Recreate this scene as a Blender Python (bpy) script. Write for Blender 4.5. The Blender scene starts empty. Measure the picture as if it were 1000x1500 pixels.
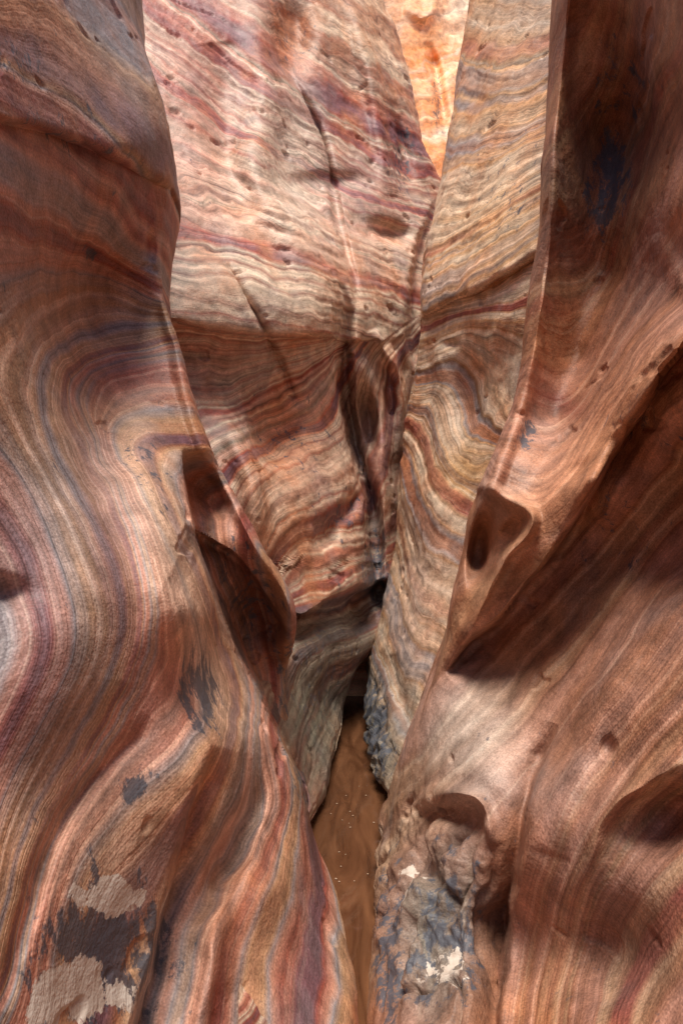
import bpy, math, numpy as np
rng=np.random.RandomState(7)
TAB=rng.rand(64,64,64).astype(np.float32)
T1=rng.rand(4096)
def vn(x,y,z):
    xi=np.floor(x).astype(int);yi=np.floor(y).astype(int);zi=np.floor(z).astype(int)
    fx=x-xi;fy=y-yi;fz=z-zi
    fx=fx*fx*(3-2*fx);fy=fy*fy*(3-2*fy);fz=fz*fz*(3-2*fz)
    r=0
    for a in(0,1):
        wa=fx if a else 1-fx
        for b in(0,1):
            wb=fy if b else 1-fy
            for c in(0,1):
                wc=fz if c else 1-fz
                r=r+wa*wb*wc*TAB[(xi+a)&63,(yi+b)&63,(zi+c)&63]
    return r*2-1
def fbm(P,sc,o=3,off=0):
    r=0;a=1
    for i in range(o):
        r=r+a*vn(P[0]*sc+off+i*7.3,P[1]*sc+off*1.7+3.1,P[2]*sc+off*.6+i*2.9)
        sc*=2.07;a*=.5
    return r
def n1(w,off=0):
    w=w+off;i=np.floor(w).astype(int);f=w-i;f=f*f*(3-2*f)
    return (T1[i&4095]*(1-f)+T1[(i+1)&4095]*f)*2-1
def smooth(poly,n=6):
    p=np.array(poly,float);q=np.vstack([2*p[0]-p[1],p,2*p[-1]-p[-2]]);out=[]
    for i in range(1,len(q)-2):
        for k in range(n):
            t=k/n
            out.append(.5*((2*q[i])+(-q[i-1]+q[i+1])*t+(2*q[i-1]-5*q[i]+4*q[i+1]-q[i+2])*t*t+(-q[i-1]+3*q[i]-3*q[i+1]+q[i+2])*t**3))
    out.append(p[-1]);return np.array(out)
class TPS:
    def __init__(s,pts,lam=1e-4):
        p=np.array(pts,float);s.c=p[:,:2]/1000;v=p[:,2];n=len(p)
        r=np.linalg.norm(s.c[:,None]-s.c[None],axis=2);K=s.phi(r)+lam*np.eye(n)
        A=np.zeros((n+3,n+3));A[:n,:n]=K;A[:n,n]=1;A[:n,n+1:]=s.c;A[n,:n]=1;A[n+1:,:n]=s.c.T
        s.w=np.linalg.solve(A,np.r_[v,0,0,0]);s.n=n
    def phi(s,r): return r*r*np.log(r+1e-9)
    def __call__(s,x,y):
        x=x/1000;y=y/1000;o=s.w[s.n]+s.w[s.n+1]*x+s.w[s.n+2]*y
        for i in range(s.n):
            o=o+s.w[i]*s.phi(np.sqrt((x-s.c[i,0])**2+(y-s.c[i,1])**2))
        return o
def lines(L,lam=2e-4):
    pts=[]
    for v,poly in L:
        q=smooth(poly,2)
        pts+= [(a,b,v) for a,b in q]
    return TPS(pts,lam)
def pdist(poly,X,Y):
    q=smooth(poly,6);best=np.full(X.shape,1e9);side=np.zeros(X.shape);par=np.zeros(X.shape)
    m_=len(q)-1
    for i,(a,b) in enumerate(zip(q[:-1],q[1:])):
        s=b-a;l=s@s+1e-9
        t=np.clip(((X-a[0])*s[0]+(Y-a[1])*s[1])/l,0,1)
        dx=X-a[0]-t*s[0];dy=Y-a[1]-t*s[1];d=dx*dx+dy*dy
        m=d<best;best=np.where(m,d,best);side=np.where(m,s[0]*dy-s[1]*dx,side);par=np.where(m,(i+t)/m_,par)
    d=np.sqrt(best);return d,np.where(side>=0,1,-1),par
def sculpt(d,X,Y,S,wob):
    for k in S:
        if k[0] in 'rR':
            D,_,p=pdist(k[1],X+wob,Y+wob)
            tp=np.sin(np.pi*np.clip(p,0,1))**.7 if k[0]=='r' else 1
            d=d-k[3]*tp*np.exp(-(D/k[2])**2)
        elif k[0]=='l':
            D,sd,p=pdist(k[1],X+wob,Y+wob)
            _,poly,hf,wf,hb,wb=k
            g=np.tanh(D/4.5)*np.clip(np.minimum(p,1-p)*7,0.0,1)
            d=d+np.where(sd>0,hb*np.exp(-(D/wb))*g,-hf*np.exp(-(D/wf))*g)
        elif k[0]=='b':
            _,cx,cy,rx,ry,h,an=k;an=math.radians(an)
            u=(X-cx)*math.cos(an)+(Y-cy)*math.sin(an);v=-(X-cx)*math.sin(an)+(Y-cy)*math.cos(an)
            q=(u/rx)**2+(v/ry)**2;d=d-h*np.exp(-q**1.3)
    return d
def edge(pts,py,sg=6):
    p=np.array(pts,float);q=smooth(p,8);q=q[np.argsort(q[:,1])]
    yy=np.arange(-500,1750,2.);xx=np.interp(yy,q[:,1],q[:,0])
    k=np.exp(-.5*(np.arange(-15,16)*2/sg)**2);k/=k.sum()
    xx=np.convolve(np.pad(xx,15,'edge'),k,'valid')
    return np.interp(py,yy,xx)
EYE=0.0
def gridmesh(name,W,mat):
    M,NN=W.shape[1],W.shape[2]
    co=W.reshape(3,-1).T
    idx=np.arange(M*NN).reshape(M,NN)
    f=np.stack([idx[:-1,:-1],idx[:-1,1:],idx[1:,1:],idx[1:,:-1]],-1).reshape(-1,4)
    me=bpy.data.meshes.new(name);me.vertices.add(len(co));me.vertices.foreach_set('co',co.astype(np.float32).ravel())
    me.loops.add(f.size);me.loops.foreach_set('vertex_index',f.ravel().astype(np.int32))
    me.polygons.add(len(f));me.polygons.foreach_set('loop_start',np.arange(0,f.size,4,dtype=np.int32))
    me.polygons.foreach_set('loop_total',np.full(len(f),4,dtype=np.int32))
    me.polygons.foreach_set('use_smooth',np.ones(len(f),dtype=bool))
    me.update(calc_edges=True);me.materials.append(mat)
    ob=bpy.data.objects.new(name,me);bpy.context.collection.objects.link(ob)
    return me
# control points: image pixel coordinates, unprojected at an assumed depth from the camera
def wall(name,depth,strata,left,right,sil,mat,strokes=[],y0=-400,y1=1650,ny=850,nx=420,R=.1,r=26,
         tints=[],varn=[],flake=[],knob=[],uncon=None,rough=1.0,back=1.3,pw=1.25,sd=.6):
    py=np.linspace(y0,y1,ny)
    xl=edge(left,py);xr=edge(right,py)
    u=np.linspace(0,1,nx)
    if sil=='R': t=1-(1-u)**pw
    else: t=u**pw
    X=xl[:,None]*(1-t)[None]+xr[:,None]*t[None];Y=np.repeat(py[:,None],nx,1)
    d=depth(X,Y)
    wob=5*vn(X*.012,Y*.012,X*0+1.5)+1.6*vn(X*.037+9,Y*.037,X*0)
    d=sculpt(d,X,Y,strokes,wob)
    e=(xr[:,None]-X) if sil=='R' else (X-xl[:,None])
    q=np.clip(1-e/r,0,1);d=d+R*(1-np.sqrt(1-.985*q*q))
    if uncon is None: s=strata(X,Y)
    else:
        sa,sb,bnd=uncon
        b=np.interp(X+wob*.5,[p[0] for p in bnd],[p[1] for p in bnd])
        s=np.where(Y<b,sa(X,Y),sb(X,Y)+20)
    W=np.stack([(X-500)/1000*d,d,EYE+(750-Y)/1000*d])
    K=26;cols=[]
    ec=W[:,:,-1] if sil=='R' else W[:,:,0]
    sg=-1 if sil=='R' else 1
    for k in range(1,K+1):
        a=k/K
        c=ec.copy();c[0]+=sg*(.02*a+.55*a*a)*back/1.3;c[1]+=back*a;cols.append(c)
    C=np.stack(cols,2)
    def ext(F):
        col=F[:,-1:] if sil=='R' else F[:,:1]
        E=np.repeat(col,K,1)
        return np.concatenate([F,E],1) if sil=='R' else np.concatenate([E[:,::-1],F],1)
    W=np.concatenate([W,C],2) if sil=='R' else np.concatenate([C[:,:,::-1],W],2)
    Xe=ext(X);Ye=ext(Y);s=ext(s)
    gu=np.gradient(W,axis=2);gv=np.gradient(W,axis=1)
    N=np.cross(gu,gv,axis=0);N/=np.linalg.norm(N,axis=0)+1e-9
    if N[1].mean()>0:N=-N
    sw=s+.12*fbm(W,2.2,2,5)
    kn=np.zeros(Xe.shape)
    for cx,cy,rx,ry,h in knob: kn=np.maximum(kn,h*np.exp(-(((Xe-cx)/rx)**2+((Ye-cy)/ry)**2)**2))
    disp=.016*fbm(W,1.6,2,1)+.006*fbm(W,5,3,2)*rough
    md=np.clip(.5+.9*fbm(W,2.5,2,61),0,1.3)
    disp+=sd*(.006*n1(sw*3.1)+.0045*n1(sw*8.3,50)*md+.0028*n1(sw*21,99)*md)
    disp+=rough*.0014*fbm(W,22,3,4)
    Wk=W+.03*np.stack([fbm(W,7,2,71),fbm(W,7,2,72),fbm(W,7,2,73)])
    rg=1-np.abs(vn(Wk[0]*8+3,Wk[1]*8,Wk[2]*4.5))
    disp+=kn*(-.05*np.clip(rg-.72,0,1)*3.2+.03*fbm(W,9,2,12)+.008*fbm(W,38,2,13))
    ch=np.clip(fbm(W*np.array([1,1,1.8])[:,None,None],4.5,3,33)-.85,0,.12)
    disp-=ch*.10
    W=W+N*disp*np.clip(W[1]/2.5,.5,1.7)
    me=gridmesh(name,W,mat)
    a=me.attributes.new('strata','FLOAT','POINT');a.data.foreach_set('value',s.ravel().astype(np.float32))
    def G(B):
        cx,cy,rx,ry=B[:4];an=math.radians(B[4])
        uu=(Xe-cx)*math.cos(an)+(Ye-cy)*math.sin(an);vv=-(Xe-cx)*math.sin(an)+(Ye-cy)*math.cos(an)
        return np.exp(-((uu/rx)**2+(vv/ry)**2)**1.2)
    col=np.zeros(Xe.shape+(4,));col[...,:3]=.3
    for B in tints:
        g=(G(B)*B[6]);old=col[...,3].copy();new=old+(1-old)*g
        for c in range(3): col[...,c]=np.where(new>1e-4,(col[...,c]*old*(1-g)+B[5][c]*g)/(np.maximum(new,1e-4)),col[...,c])
        for c in range(3): col[...,c]=np.clip(col[...,c],0,.6)
        col[...,3]=new
    a=me.attributes.new('tint','FLOAT_VECTOR','POINT');a.data.foreach_set('vector',col[...,:3].reshape(-1).astype(np.float32))
    a=me.attributes.new('tamt','FLOAT','POINT');a.data.foreach_set('value',col[...,3].ravel().astype(np.float32))
    for nm,BL in(('varnish',varn),('flake',flake)):
        m=np.zeros(Xe.shape)
        for B in BL: m=np.maximum(m,G(B)*B[5])
        a=me.attributes.new(nm,'FLOAT','POINT');a.data.foreach_set('value',m.ravel().astype(np.float32))
def rock(name,pal,f1=1.1,f2=9.,line=.3,bump=.38,gain=1.2,stain=(.52,.20,.08)):
    m=bpy.data.materials.new(name);m.use_nodes=True;nt=m.node_tree;N=nt.nodes;L=nt.links
    bs=N['Principled BSDF'];bs.inputs['Roughness'].default_value=.56;bs.inputs['Specular IOR Level'].default_value=.42
    def nd(t,**k):
        n=N.new(t)
        for a,b in k.items(): setattr(n,a,b)
        return n
    def at(nm): return nd('ShaderNodeAttribute',attribute_name=nm)
    def math_(op,a,b=None,c=None):
        n=nd('ShaderNodeMath',operation=op)
        for i,v in enumerate((a,b,c)):
            if v is None: continue
            if isinstance(v,(int,float)): n.inputs[i].default_value=v
            else: L.new(v,n.inputs[i])
        return n.outputs[0]
    tc=nd('ShaderNodeTexCoord').outputs['Object']
    def noise(sc,det=3,vec=tc,ro=.55):
        n=nd('ShaderNodeTexNoise');n.inputs['Scale'].default_value=sc;n.inputs['Detail'].default_value=det;n.inputs['Roughness'].default_value=ro
        L.new(vec,n.inputs['Vector']);return n.outputs['Fac']
    def noise1(w,sc,det=3,ro=.55):
        n=nd('ShaderNodeTexNoise',noise_dimensions='1D');n.inputs['Scale'].default_value=sc;n.inputs['Detail'].default_value=det;n.inputs['Roughness'].default_value=ro
        L.new(w,n.inputs['W']);return n.outputs['Fac']
    def mr(v,a,b,c,d):
        n=nd('ShaderNodeMapRange');L.new(v,n.inputs['Value'])
        for i,k in enumerate((a,b,c,d)): n.inputs[i+1].default_value=k
        return n.outputs['Result']
    s=at('strata').outputs['Fac']
    g2=noise(13,4,ro=.65)
    w=math_('ADD',s,math_('MULTIPLY',math_('SUBTRACT',noise(2.5,2),.5),.5))
    w=math_('ADD',w,math_('MULTIPLY',math_('SUBTRACT',g2,.5),.05))
    b1=noise1(w,f1,2);b2=noise1(w,f2,3,.65);b3=noise1(w,f2*4.3,2,.6)
    cr=nd('ShaderNodeValToRGB');L.new(mr(b1,.32,.68,0,1),cr.inputs['Fac'])
    el=cr.color_ramp.elements
    while len(el)<len(pal): el.new(.5)
    for i,c in enumerate(pal): el[i].position=i/(len(pal)-1);el[i].color=(*c,1)
    def mix(f,a,b,bt='MIX'):
        n=nd('ShaderNodeMix',data_type='RGBA',blend_type=bt)
        if isinstance(f,(int,float)): n.inputs[0].default_value=f
        else: L.new(f,n.inputs[0])
        for i,v in((6,a),(7,b)):
            if isinstance(v,tuple): n.inputs[i].default_value=(*v,1)
            else: L.new(v,n.inputs[i])
        return n.outputs[2]
    c=cr.outputs['Color']
    nA=noise(3.0,4)
    c=mix(mr(nA,.50,.70,0,.6),c,stain)
    c=mix(mr(nA,.3,.46,.42,0),c,(.24,.225,.24))
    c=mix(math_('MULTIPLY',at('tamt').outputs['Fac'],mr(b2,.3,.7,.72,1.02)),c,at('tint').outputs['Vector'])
    # thin pale and dark laminae
    c=mix(mr(b2,.58,.70,0,.38),c,mix(.45,c,(.62,.50,.38)))
    lf=mr(noise(1.7,2),.38,.62,.35,1.6)
    lv=math_('ADD',math_('MULTIPLY',math_('SUBTRACT',b2,.5),2.8*line),math_('MULTIPLY',math_('SUBTRACT',b3,.5),1.6*line))
    lv=math_('ADD',1.0,math_('MULTIPLY',lv,lf))
    vm=nd('ShaderNodeVectorMath',operation='SCALE');L.new(c,vm.inputs[0])
    g=noise(170,1)
    k=math_('MULTIPLY',lv,mr(g2,.3,.7,.68,1.32));k=math_('MULTIPLY',k,mr(g,.25,.75,.72,1.28))
    k=math_('MULTIPLY',math_('MAXIMUM',k,.2),gain);L.new(k,vm.inputs['Scale']);c=vm.outputs[0]
    sv=nd('ShaderNodeMapping');L.new(tc,sv.inputs['Vector']);sv.inputs['Scale'].default_value=(1,1,.45)
    vz=noise(18,6,sv.outputs['Vector'],.75)
    va=math_('ADD',math_('MULTIPLY',at('varnish').outputs['Fac'],.27),vz)
    va=mr(va,.65,.71,0,.88)
    c=mix(va,c,(.07,.08,.105))
    fa=mr(math_('ADD',math_('MULTIPLY',at('flake').outputs['Fac'],.42),noise(9,6,ro=.66)),.755,.775,0,.95)
    c=mix(fa,c,mix(mr(g2,.35,.65,0,1),(.50,.40,.33),(.68,.62,.55)))
    L.new(c,bs.inputs['Base Color'])
    h=math_('ADD',math_('MULTIPLY',b2,.45),math_('MULTIPLY',b3,.15))
    h=math_('ADD',h,math_('MULTIPLY',g2,.9));h=math_('ADD',h,math_('MULTIPLY',g,.10));h=math_('ADD',h,math_('MULTIPLY',noise(48,2,ro=.7),.45))
    bp=nd('ShaderNodeBump');bp.inputs['Strength'].default_value=bump;bp.inputs['Distance'].default_value=.02
    L.new(h,bp.inputs['Height']);L.new(bp.outputs[0],bs.inputs['Normal'])
    return m
RED=(.29,.065,.045);BRN=(.32,.13,.07);TAN=(.49,.29,.165);CRM=(.60,.48,.36);PUR=(.17,.08,.10);ORG=(.52,.20,.07);GRY=(.28,.255,.265);PNK=(.50,.25,.18);GRN=(.062,.07,.052)
mL=rock('sandstone_left',[PUR,BRN,TAN,GRY,PNK,RED,PUR],.8,4.5,line=.42,gain=1.06)
mR=rock('sandstone_right',[BRN,(.28,.115,.07),PNK,BRN,TAN,RED],.7,4,line=.36,gain=.92)
mM=rock('sandstone_back',[PUR,RED,PNK,CRM,(.34,.15,.11),CRM,RED,PUR],1.0,6,line=.5,gain=1.12)
mR2=rock('sandstone_buttress',[RED,TAN,CRM,(.46,.25,.115),GRY,BRN],1.1,6,line=.5,gain=1.08)
mC=rock('sandstone_far',[ORG,(.6,.26,.09),CRM,ORG,(.57,.22,.08)],1.3,5,line=.35,gain=1.55)
# ---------------- left near wall
dL=TPS([(-300,-400,1.6),(-300,300,1.2),(-300,900,1.0),(-300,1650,.8),(0,-400,2.0),(200,-400,3.0),
(0,0,1.75),(100,0,2.25),(192,0,2.85),(0,200,1.7),(120,200,2.2),(200,210,2.5),(243,220,2.9),(0,400,1.75),(100,400,2.35),(180,400,2.75),(238,400,2.85),
(0,560,1.6),(110,560,2.25),(200,580,2.65),(275,570,2.75),(0,750,1.4),(120,750,1.7),(230,750,2.05),(310,650,2.75),(345,730,2.75),
(0,900,1.3),(200,900,1.62),(300,900,2.05),(385,815,2.75),(430,900,2.9),(360,900,3.1),(0,1100,1.25),(200,1100,1.58),(350,1080,2.1),(400,980,3.3),(430,1080,3.1),
(0,1300,1.15),(200,1300,1.5),(330,1300,1.9),(400,1300,1.95),(475,1290,2.6),(0,1500,1.1),(200,1500,1.45),(300,1500,1.65),(400,1500,1.75),(530,1500,2.08),(530,1650,1.8),(200,1650,1.3)],5e-4)
sL=lines([(-1.2,[(0,-50),(100,0),(200,90)]),(0,[(0,90),(100,150),(240,280)]),(1,[(0,200),(120,270),(238,380)]),(2,[(0,330),(120,370),(240,430)]),
(3,[(245,455),(120,430),(30,470),(0,560),(60,690),(110,790),(140,880),(135,970),(80,1080),(20,1200),(-20,1350)]),
(4,[(252,480),(150,500),(80,540),(75,620),(120,720),(180,830),(190,920),(170,1000),(110,1110),(50,1220),(0,1400)]),
(5,[(262,510),(190,525),(130,545),(112,590),(140,650),(195,770),(218,870),(208,980),(150,1090),(90,1190),(50,1300),(20,1450)]),
(6,[(280,590),(220,590),(165,610),(155,650),(200,730),(240,810),(275,900),(280,1000),(240,1090),(180,1160),(120,1240),(80,1340),(50,1500)]),
(7.2,[(300,660),(240,670),(240,720),(300,850),(345,980),(350,1080),(310,1180),(240,1290),(200,1400),(180,1500)]),
(8.6,[(400,1070),(420,1180),(390,1290),(350,1400),(330,1500)]),(9.6,[(450,1190),(470,1300),(460,1400),(450,1500)]),(-2,[(-300,-300),(-300,100)]),(2.6,[(-300,600),(-300,1300)])])
wall('sandstone_canyon_wall',dL,sL,[(-300,-500),(-300,1700)],[(205,-500),(190,-200),(192,0),(207,60),(238,180),(247,260),(239,340),(240,430),(262,500),(276,570),(302,650),(345,730),(385,810),(415,858),(432,900),(428,950),(420,1000),(425,1060),(440,1120),(452,1180),(458,1230),(475,1290),(497,1340),(515,1390),(527,1440),(532,1500),(545,1700)],'R',mL,
 strokes=[('l',[(455,1195),(440,1150),(405,1075),(362,985),(315,875),(285,785),(266,705),(262,660)],.05,40,.60,65),
 ('b',308,722,26,46,-.20,-28),('l',[(280,775),(320,795),(355,820),(400,885),(430,930)],-.0,30,.30,40),('b',0,868,50,22,-.05,5),
 ('R',[(240,440),(262,510),(276,580),(302,660),(345,738),(385,815),(415,862),(428,900)],11,.09),
 ('l',[(310,1090),(292,1150),(272,1210),(252,1300),(225,1400),(195,1520),(180,1600)],-.17,32,-.05,30),('r',[(335,1250),(310,1400),(285,1580)],24,.10),
 ('b',345,1240,20,80,-.18,25),('r',[(225,1055),(160,1120),(95,1200),(45,1330),(5,1480)],12,-.045),
 ('r',[(235,560),(205,690),(250,830),(285,950),(340,1080)],34,.10),('b',150,650,50,110,-.10,-20),('r',[(110,600),(130,720),(190,860),(180,1000)],18,-.03),
 ('l',[(-40,150),(0,170),(110,205),(235,265),(280,300)],.05,60,.07,40),('b',185,235,22,12,-.05,30),('b',128,370,14,20,-.05,0),('b',222,362,8,22,-.05,0),
 ('l',[(195,-40),(200,0),(212,90),(222,130)],.05,12,.03,10),
 ('r',[(345,1000),(410,1150),(455,1300)],25,.06),('b',70,1000,80,160,.06,20),('b',140,450,75,80,-.18,0)],
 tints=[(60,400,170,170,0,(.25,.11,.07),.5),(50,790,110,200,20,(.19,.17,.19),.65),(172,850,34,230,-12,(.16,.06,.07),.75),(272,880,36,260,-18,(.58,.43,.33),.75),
  (120,130,160,110,30,(.19,.165,.165),.5),(60,1080,90,160,20,(.17,.11,.125),.6),(160,1230,110,130,20,(.48,.31,.22),.6),(330,1280,120,230,0,(.35,.17,.10),.45),(375,890,40,110,-28,(.17,.06,.033),.95),(440,1120,16,90,-10,GRN,.8),(150,690,30,100,-30,(.50,.37,.31),.55),(190,545,80,26,-5,(.22,.045,.035),.8),(300,740,30,50,-20,(.54,.23,.12),.8),(150,610,70,26,-10,(.46,.26,.14),.5)],  # dark brown fin underside: rock colour with the overhang's shade painted in
 varn=[(290,1020,36,80,0,.9),(110,200,120,50,30,.45),(370,880,60,100,-20,.5),(130,370,12,16,0,1),(150,1390,115,110,0,1),(200,1150,25,40,30,.8),(430,1060,20,130,-8,.8),(30,90,60,40,30,.5),(215,700,30,90,-20,.45)],
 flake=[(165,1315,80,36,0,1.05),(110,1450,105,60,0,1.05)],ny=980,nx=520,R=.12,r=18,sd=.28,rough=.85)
# ---------------- right near wall
dR=TPS([(828,0,2.75),(808,200,2.8),(805,300,2.8),(790,430,2.8),(775,530,2.75),(745,640,2.65),(712,712,2.6),(682,800,2.75),(655,900,2.85),(620,1020,2.9),(585,1130,3.05),(560,1220,3.0),(545,1300,2.7),(540,1380,2.4),(532,1500,2.08),(532,1650,1.8),
(880,50,2.8),(900,200,3.0),(890,400,3.05),(850,520,3.0),(820,620,2.85),(940,100,2.6),(1000,100,2.1),(1000,300,2.1),(960,400,2.5),(1000,440,2.1),
(1000,490,1.75),(945,580,1.9),(870,700,2.1),(800,810,2.32),(740,890,2.52),(690,945,2.72),
(1000,680,2.1),(900,790,2.3),(800,910,2.45),(700,1010,2.65),(1000,900,1.8),(900,1000,1.85),(800,1100,2.05),(700,1130,2.2),(620,1200,2.6),
(1000,1200,1.5),(900,1250,1.62),(800,1300,1.8),(740,1370,2.05),(650,1300,2.1),(600,1400,2.1),(1000,1500,1.3),(850,1500,1.5),(740,1500,1.75),(640,1500,1.75),
(1400,-400,1.6),(1400,400,1.1),(1400,1000,1.0),(1400,1650,.8),(1000,-400,2.2),(850,-400,3.0),(740,1650,1.5)],5e-4)
sR=lines([(0,[(826,60),(845,90),(870,0)]),(1,[(810,260),(840,280),(875,200),(910,60),(920,-50)]),(2.2,[(792,440),(835,460),(885,390),(930,230),(990,60)]),(3.2,[(772,550),(820,575),(865,540),(915,440),(1000,290)]),
(4.2,[(742,650),(795,670),(850,620),(920,510),(1000,410)]),(5,[(712,715),(760,760),(830,730),(900,620),(1000,500)]),
(6,[(1000,640),(900,770),(780,900),(680,1000),(600,1110)]),(7.2,[(1000,780),(900,900),(800,1030),(720,1120),(640,1200),(580,1300)]),(8.4,[(1000,930),(900,1050),(830,1150),(780,1280),(740,1500)]),(9.8,[(1000,1130),(900,1250),(850,1370),(820,1500)]),(11,[(1000,1330),(940,1420),(910,1500)]),(6.8,[(1300,900),(1300,700)])])
wall('sandstone_canyon_wall',dR,sR,[(850,-500),(832,-100),(828,0),(820,100),(808,200),(805,300),(790,430),(775,530),(745,640),(712,712),(690,758),(678,810),(660,880),(650,945),(622,1020),(600,1090),(577,1160),(560,1220),(546,1290),(540,1380),(535,1450),(530,1500),(525,1700)],[(1400,-500),(1400,1700)],'L',mR,
 strokes=[('l',[(650,985),(690,945),(740,892),(800,822),(835,770),(868,710),(940,590),(1010,490),(1100,380)],.12,50,.30,60),
 ('R',[(832,-100),(828,0),(808,200),(805,300),(790,430),(775,530),(745,640),(716,712)],12,.12),
 ('b',704,800,16,48,-.28,10),('r',[(700,700),(730,722),(768,742),(776,768),(738,820),(705,885),(680,950)],9,.14),('b',805,690,55,24,-.08,-50),
 ('r',[(1010,860),(900,965),(850,1090),(800,1250)],30,.08),('l',[(815,1060),(785,1150),(760,1260),(742,1370),(725,1560)],.05,30,.20,32),('b',745,780,12,26,-.08,40),
 ('b',665,1195,38,18,-.12,0),('r',[(615,1190),(650,1165),(700,1175),(720,1240)],12,.10),('b',985,1200,60,45,-.12,-30),('r',[(1010,1110),(940,1150),(880,1200),(840,1330)],22,.09),('b',640,1150,60,40,.05,0),
 ('b',900,230,45,130,-.12,15),('b',690,1420,40,80,.10,0),('b',590,1330,30,110,.10,0),('b',890,1095,9,14,-.03,0),('b',890,720,50,26,.06,-50),('b',850,690,24,12,-.08,-40),('b',690,1080,60,90,.06,20),
 ('r',[(960,340),(1000,420),(1060,460)],14,.08),('b',900,1400,60,70,-.12,20)],
 tints=[(890,200,100,300,8,(.25,.10,.055),.7),(850,500,70,120,15,(.46,.18,.085),.55),(900,630,60,190,40,(.56,.26,.135),.75),(740,800,60,120,10,(.60,.33,.19),.65),(690,1080,80,90,0,(.60,.52,.46),.85),
  (630,1360,92,180,0,(.15,.155,.135),.93),(900,930,170,150,30,(.35,.185,.125),.4),(900,1350,130,160,0,(.25,.16,.135),.6),(815,590,45,18,20,(.20,.045,.035),.85),(650,1190,60,40,0,(.46,.30,.21),.7),(850,1100,140,120,0,(.36,.20,.14),.4)],
 varn=[(890,260,32,100,10,.9),(640,1380,90,160,0,.65),(770,640,20,40,20,.7),(960,620,60,90,40,.35),(565,1400,25,150,0,.85),(900,130,60,70,0,.5),(900,780,90,60,-40,.35)],
 flake=[(690,1110,60,40,0,.3),(600,1290,40,50,0,.5),(650,1400,70,80,0,.5)],knob=[(635,1350,95,165,1.4)],ny=980,nx=520,R=.12,r=18,sd=.28,rough=.85)
# ---------------- back left wall
dM=TPS([(100,-400,6.6),(100,0,5.2),(100,400,4.1),(100,800,3.7),(200,0,5.5),(250,400,4.3),(260,465,4.1),(400,0,6.3),(370,250,5.2),(440,250,5.8),(400,465,4.5),
(500,0,6.9),(585,100,7.4),(630,280,7.2),(550,300,6.3),(600,450,6.3),(500,470,5.1),(560,0,7.5),(520,-400,9),
(260,530,4.35),(330,650,4.2),(400,600,4.85),(450,700,4.7),(420,800,4.3),(500,560,5.3),(520,620,5.5),(545,750,5.5),(580,700,6.0),(640,600,6.7),(640,850,6.3),
(400,860,4.2),(470,860,4.6),(530,860,5.1),(400,930,4.1),(440,950,4.0),(500,950,4.7),(540,940,5.2),(440,1100,3.5),(470,1090,4.0),(455,1210,3.2),(480,1130,3.9),(498,1080,4.4),(506,1030,5.0),(380,1000,3.5),(380,1250,2.7),(430,1350,2.5)],3e-4)
sMa=lines([(-2,[(200,-190),(400,-60),(560,20)]),(0,[(200,-30),(300,45),(420,130),(520,190),(600,230)]),(1.6,[(210,105),(320,180),(430,240),(530,290),(630,320)]),(3,[(240,272),(330,300),(430,335),(530,370),(620,400)]),(4.2,[(240,395),(350,410),(450,432),(530,455),(600,480)]),(5,[(245,455),(350,470),(450,484),(530,505)])])
sMb=lines([(0,[(255,500),(330,510),(420,505),(490,495)]),(1,[(270,600),(330,590),(400,560),(460,530),(500,505)]),(2,[(310,670),(350,640),(420,610),(470,570),(505,520)]),(3,[(345,740),(370,690),(430,660),(490,630),(515,560)]),(4,[(375,800),(400,750),(450,720),(510,690),(540,600),(560,520)]),
(5,[(400,860),(440,810),(500,790),(555,770),(590,650),(610,520)]),(6.4,[(390,950),(430,900),(480,890),(530,870),(550,850)]),(8,[(430,1060),(470,980),(520,950)]),(9,[(450,1180),(480,1090),(505,1020)])])
bnd=[(100,440),(190,458),(250,472),(320,482),(400,492),(470,492),(510,502),(560,502),(600,470),(660,440)]
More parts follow.
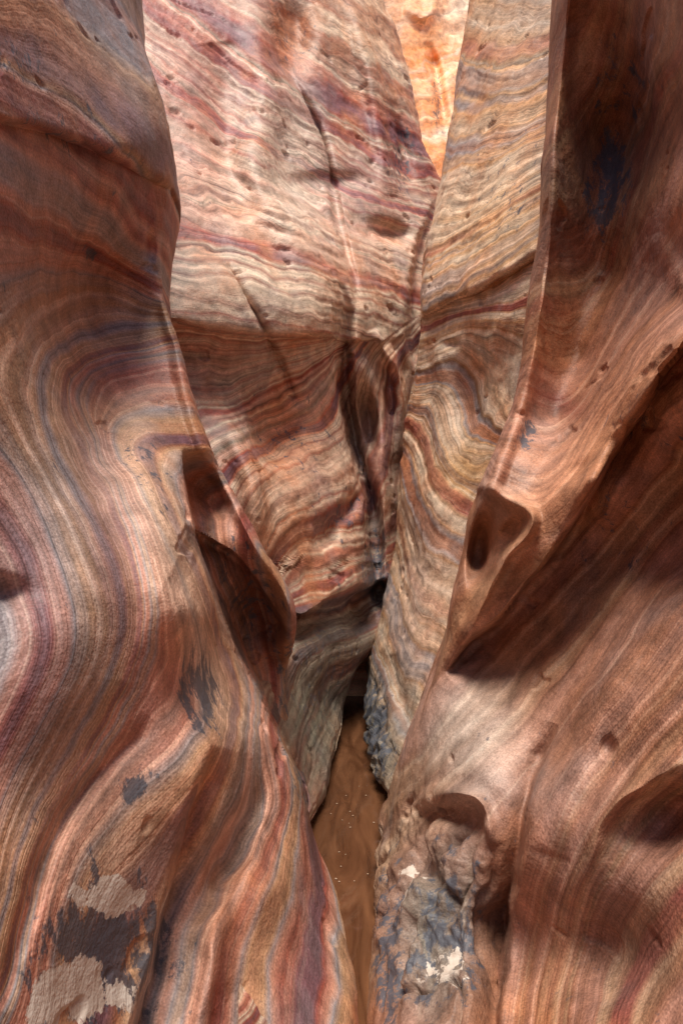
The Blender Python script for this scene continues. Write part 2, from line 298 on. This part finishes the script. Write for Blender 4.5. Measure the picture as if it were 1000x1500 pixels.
wall('sandstone_canyon_wall',dM,None,[(60,-500),(60,700),(330,900),(350,1700)],[(545,-500),(560,-50),(575,20),(595,80),(607,150),(621,210),(642,260),(662,320),(668,700),(655,850),(600,905),(556,932),(543,958),(522,985),(508,1030),(500,1080),(482,1135),(468,1180),(450,1220),(430,1300),(430,1700)],'R',mM,
 strokes=[('l',[(60,430)]+bnd[:8]+[(620,480)],.05,30,.09,60),
 ('r',[(485,390),(508,470),(505,560),(522,640),(545,740),(552,850),(560,900)],10,-.44),('b',540,612,13,40,-.44,-5),('b',516,640,7,60,-.28,-8),('r',[(530,520),(562,660),(560,800)],12,.22),
 ('r',[(550,480),(582,560),(585,680)],9,.24),('b',505,745,26,14,-.18,-60),('b',480,780,14,22,-.16,0),
 ('r',[(330,390),(385,480),(440,600)],6,-.10),('r',[(415,90),(470,200),(500,330),(525,450)],6,-.16),('r',[(375,-20),(395,130),(375,250),(440,350),(505,460)],26,.24),('r',[(320,60),(330,200),(360,330)],30,-.20),
 ('l',[(380,850),(395,868),(440,905),(490,880),(545,858),(580,850)],.14,35,.44,35),('b',525,895,24,26,-.40,0),
 ('b',425,50,30,60,-.36,0),('b',480,265,50,14,-.14,0),('b',570,340,30,16,-.24,20),('b',580,210,16,60,-.24,-20),('r',[(510,-20),(550,130),(575,290)],16,.28),
 ('l',[(602,540),(598,500),(598,430),(610,370),(640,290)],.16,20,.30,20),('r',[(325,600),(370,700),(380,820)],20,.22),('b',400,640,40,40,-.22,-40)],
 tints=[(270,150,90,200,0,(.40,.15,.12),.55),(430,230,40,140,0,(.60,.51,.42),.65),(300,420,90,30,0,(.58,.46,.36),.4),(540,280,80,80,0,(.30,.155,.155),.5),(480,430,90,40,0,(.56,.41,.30),.4),  # tall cream tint paints the bright vertical glow of the upper wall
  (430,50,40,60,0,(.38,.13,.05),.85),(330,540,90,50,0,(.22,.15,.12),.6),(420,640,50,60,0,(.54,.20,.07),.7),(430,790,60,60,0,(.38,.17,.085),.6),(450,700,60,40,0,(.36,.13,.08),.4),
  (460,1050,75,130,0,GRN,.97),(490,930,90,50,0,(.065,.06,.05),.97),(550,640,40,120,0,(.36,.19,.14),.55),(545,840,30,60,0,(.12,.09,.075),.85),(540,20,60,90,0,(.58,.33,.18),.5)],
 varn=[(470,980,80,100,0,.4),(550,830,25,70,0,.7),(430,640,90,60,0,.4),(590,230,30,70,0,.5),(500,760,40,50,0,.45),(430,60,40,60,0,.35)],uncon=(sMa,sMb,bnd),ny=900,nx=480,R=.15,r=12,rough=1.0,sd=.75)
# ---------------- right mid wall
dR2=TPS([(700,-400,7.4),(687,0,6.2),(660,180,5.7),(632,330,5.4),(618,450,5.2),(600,600,5.3),(588,700,5.4),(565,860,5.4),(540,970,5.2),(530,1030,4.9),(538,1100,4.2),(560,1150,3.7),(600,1200,3.3),
(750,0,5.5),(800,0,5.1),(730,200,5.0),(800,200,4.4),(700,410,4.4),(790,400,3.8),(680,600,4.7),(740,600,4.1),(650,750,4.6),(700,780,4.1),(600,900,4.7),(650,900,4.1),(580,1000,4.4),(610,1020,4.0),(570,1100,3.8),
(950,0,4.2),(950,600,3.4),(900,1000,3.0),(950,-400,5.4),(800,1250,2.8),(800,1500,2.1),(640,1500,2.4)],3e-4)
sRa=lines([(-2,[(690,-80),(760,-60),(840,-60)]),(0,[(670,90),(740,100),(820,70)]),(1.2,[(655,200),(730,190),(810,160)]),(2.4,[(640,300),(710,280),(805,230)]),(3.5,[(625,390),(700,350),(800,290)]),(4.4,[(620,450),(700,410),(795,350)])])
sRb=lines([(0,[(640,450),(700,440),(790,400)]),(1,[(625,500),(690,470),(780,480)]),(2,[(617,540),(660,520),(700,560),(730,620),(760,640)]),(3,[(607,580),(640,590),(665,650),(700,690),(740,670)]),(4,[(600,620),(625,660),(650,720),(700,750)]),(5,[(593,680),(612,740),(640,800),(690,820)]),(6,[(580,780),(595,850),(630,900),(660,910)]),(7.2,[(560,880),(575,950),(600,1000),(620,1010)]),(8.5,[(535,990),(550,1060),(575,1120)])])
bn2=[(600,475),(640,455),(700,425),(790,370),(900,330)]
wall('sandstone_canyon_wall',dR2,None,[(705,-500),(697,-100),(687,0),(672,100),(660,180),(648,250),(632,330),(622,390),(617,450),(610,530),(600,600),(595,640),(588,700),(577,780),(565,860),(553,930),(538,975),(531,1020),(530,1060),(538,1100),(556,1145),(580,1185),(620,1250),(640,1700)],[(960,-500),(960,700),(900,1100),(850,1700)],'L',mR2,
 strokes=[('l',[(560,500)]+bn2,.07,60,.12,60),('r',[(640,480),(655,600),(640,720),(600,900)],26,.14),('b',700,560,40,60,-.16,0),('b',660,505,14,8,-.06,0),('r',[(690,-40),(720,150),(680,360)],40,.14),('b',600,900,40,60,.08,0),('r',[(580,960),(590,1010),(605,1090)],12,-.14)],
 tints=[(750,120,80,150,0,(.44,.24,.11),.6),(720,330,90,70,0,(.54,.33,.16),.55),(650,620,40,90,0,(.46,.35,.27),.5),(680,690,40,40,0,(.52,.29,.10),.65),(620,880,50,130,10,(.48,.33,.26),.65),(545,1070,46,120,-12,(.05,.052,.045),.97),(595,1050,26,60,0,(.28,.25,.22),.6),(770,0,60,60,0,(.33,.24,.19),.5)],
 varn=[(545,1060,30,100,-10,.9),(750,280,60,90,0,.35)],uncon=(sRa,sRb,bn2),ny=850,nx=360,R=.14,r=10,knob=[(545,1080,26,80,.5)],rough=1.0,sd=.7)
# ---------------- far wall
dC=TPS([(300,-400,14),(900,-400,14),(300,0,10.5),(900,0,10.5),(300,500,8),(900,500,8),(300,1200,5.5),(900,1200,5.5),(600,0,10.3),(620,150,9.4),(660,100,10.2),(520,1000,6.0),(520,950,6.1)],1e-4)
sC=lines([(0,[(500,-200),(800,-260)]),(1.5,[(500,-20),(640,-60),(800,-130)]),(3,[(500,150),(640,100),(800,40)]),(5,[(500,350),(800,300)]),(10,[(450,1000),(650,1000)])])
wall('sandstone_canyon_wall',dC,sC,[(380,-500),(380,1700)],[(900,-500),(900,1700)],'R',mC,strokes=[('r',[(625,60),(640,120),(650,200)],8,-.25),('r',[(590,10),(625,20),(640,-20)],12,.2)],
 tints=[(525,980,60,60,0,(.60,.19,.07),.95),(625,80,60,110,0,(.60,.24,.075),.7),(670,20,22,60,0,(.6,.45,.32),.7)],varn=[(640,150,10,50,0,.6)],y1=1250,ny=500,nx=260,rough=2.5,sd=1.5)  # first tint paints the reflected orange glow at the slot end into the rock
# ---------------- unseen canyon walls added behind the camera to cut low sky light
def rear_sky_block(x0,sgn,mat):
    y=np.linspace(1.0,-6,120);z=np.linspace(-1.9,3.6,90)
    Z,Yy=np.meshgrid(z,y,indexing='ij')
    Xx=sgn*(x0+.10*np.abs(Z+.2)**1.1*np.where(Z>0,1.0,-.35)+.25*np.sin(Yy*1.1+sgn))+0*Yy
    W=np.stack([Xx,Yy,Z]);W[0]+=.12*fbm(W,1.1,3,40)
    me=gridmesh('sandstone_canyon_wall',W,mat)
    a=me.attributes.new('strata','FLOAT','POINT');a.data.foreach_set('value',(Z*3+Yy*.4).ravel().astype(np.float32))
rear_sky_block(1.35,-1,mL);rear_sky_block(1.45,1,mR)
# ---------------- water & floor
def sheet(name,pts,z,mat):
    me=bpy.data.meshes.new(name);me.from_pydata([(x,y,z) for x,y in pts],[],[tuple(range(len(pts)))]);me.materials.append(mat)
    o=bpy.data.objects.new(name,me);bpy.context.collection.objects.link(o);return o
m=bpy.data.materials.new('muddy_water');m.use_nodes=True;nt=m.node_tree;b=nt.nodes['Principled BSDF']
b.inputs['Roughness'].default_value=.03;b.inputs['IOR'].default_value=1.6
tc=nt.nodes.new('ShaderNodeTexCoord');mp=nt.nodes.new('ShaderNodeMapping');mp.inputs['Scale'].default_value=(5,1,1);nt.links.new(tc.outputs['Object'],mp.inputs[0])
n=nt.nodes.new('ShaderNodeTexNoise');n.inputs['Scale'].default_value=2;n.inputs['Detail'].default_value=5;n.inputs['Distortion'].default_value=1.2;nt.links.new(mp.outputs[0],n.inputs['Vector'])
cr=nt.nodes.new('ShaderNodeValToRGB');cr.color_ramp.elements[0].position=.35;cr.color_ramp.elements[0].color=(.07,.028,.013,1);cr.color_ramp.elements[1].position=.7;cr.color_ramp.elements[1].color=(.17,.075,.036,1)
nt.links.new(n.outputs['Fac'],cr.inputs[0]);nt.links.new(cr.outputs[0],b.inputs['Base Color'])
n2=nt.nodes.new('ShaderNodeTexNoise');n2.inputs['Scale'].default_value=5;nt.links.new(tc.outputs['Object'],n2.inputs['Vector'])
bp=nt.nodes.new('ShaderNodeBump');bp.inputs['Strength'].default_value=.06;bp.inputs['Distance'].default_value=.02;nt.links.new(n2.outputs['Fac'],bp.inputs['Height']);nt.links.new(bp.outputs[0],b.inputs['Normal'])
sheet('muddy_water',[(-1.2,1.0),(1.6,1.0),(1.6,8.5),(-1.2,8.5)],-1.6,m)
mg=bpy.data.materials.new('sand');mg.use_nodes=True;bg=mg.node_tree.nodes['Principled BSDF'];bg.inputs['Roughness'].default_value=.9
ng=mg.node_tree.nodes.new('ShaderNodeTexNoise');ng.inputs['Scale'].default_value=4;cg=mg.node_tree.nodes.new('ShaderNodeValToRGB');cg.color_ramp.elements[0].color=(.28,.13,.07,1);cg.color_ramp.elements[1].color=(.42,.23,.13,1)
mg.node_tree.links.new(ng.outputs['Fac'],cg.inputs[0]);mg.node_tree.links.new(cg.outputs[0],bg.inputs['Base Color'])
sheet('ground',[(-400,-400),(400,-400),(400,400),(-400,400)],-1.75,mg)
V=[];F=[]
for i in range(26):
    y=rng.choice([3.2,3.6,3.9,3.0])+rng.normal(0,.10);cx=-.03+.02*(4-y)+rng.normal(0,.09);r=rng.uniform(.002,.0045)
    k=len(V);a0=rng.rand()*6
    for j in range(6):
        a=a0+j*math.pi/3;V.append((cx+r*rng.uniform(.6,1.8)*math.cos(a),y+r*rng.uniform(.8,2)*math.sin(a),-1.596))
    V.append((cx,y,-1.594))
    for j in range(6):F.append((k+j,k+(j+1)%6,k+6))
me=bpy.data.meshes.new('foam_flecks');me.from_pydata(V,[],F);mf=bpy.data.materials.new('foam');mf.use_nodes=True;mf.node_tree.nodes['Principled BSDF'].inputs['Base Color'].default_value=(.42,.30,.21,1)
me.materials.append(mf);o=bpy.data.objects.new('foam_flecks',me);bpy.context.collection.objects.link(o)
# ---------------- light
el=72;az=190
w=bpy.data.worlds.new("World");bpy.context.scene.world=w;w.use_nodes=True;nt=w.node_tree
sk=nt.nodes.new('ShaderNodeTexSky');sk.sky_type='NISHITA';sk.sun_disc=False;sk.sun_elevation=math.radians(el);sk.sun_rotation=math.radians(az)
nt.links.new(sk.outputs[0],nt.nodes['Background'].inputs[0]);nt.nodes['Background'].inputs[1].default_value=.12
sl=bpy.data.lights.new('sun','SUN');sl.energy=5.0;sl.angle=math.radians(26);sl.color=(1,.91,.79)
so=bpy.data.objects.new('sun',sl);bpy.context.collection.objects.link(so)
from mathutils import Vector
D=Vector((math.sin(math.radians(az))*math.cos(math.radians(el)),math.cos(math.radians(az))*math.cos(math.radians(el)),math.sin(math.radians(el))))
so.rotation_euler=D.to_track_quat('Z','Y').to_euler()
cam=bpy.data.cameras.new('camera');co=bpy.data.objects.new('camera',cam);bpy.context.collection.objects.link(co)
cam.sensor_fit='VERTICAL';cam.sensor_height=36;cam.lens=24;co.location=(0,0,0);co.rotation_euler=(math.radians(90),0,0);cam.clip_start=.02;cam.clip_end=2000
sc=bpy.context.scene;sc.camera=co;sc.view_settings.view_transform='Standard';sc.view_settings.look='None';sc.view_settings.exposure=0
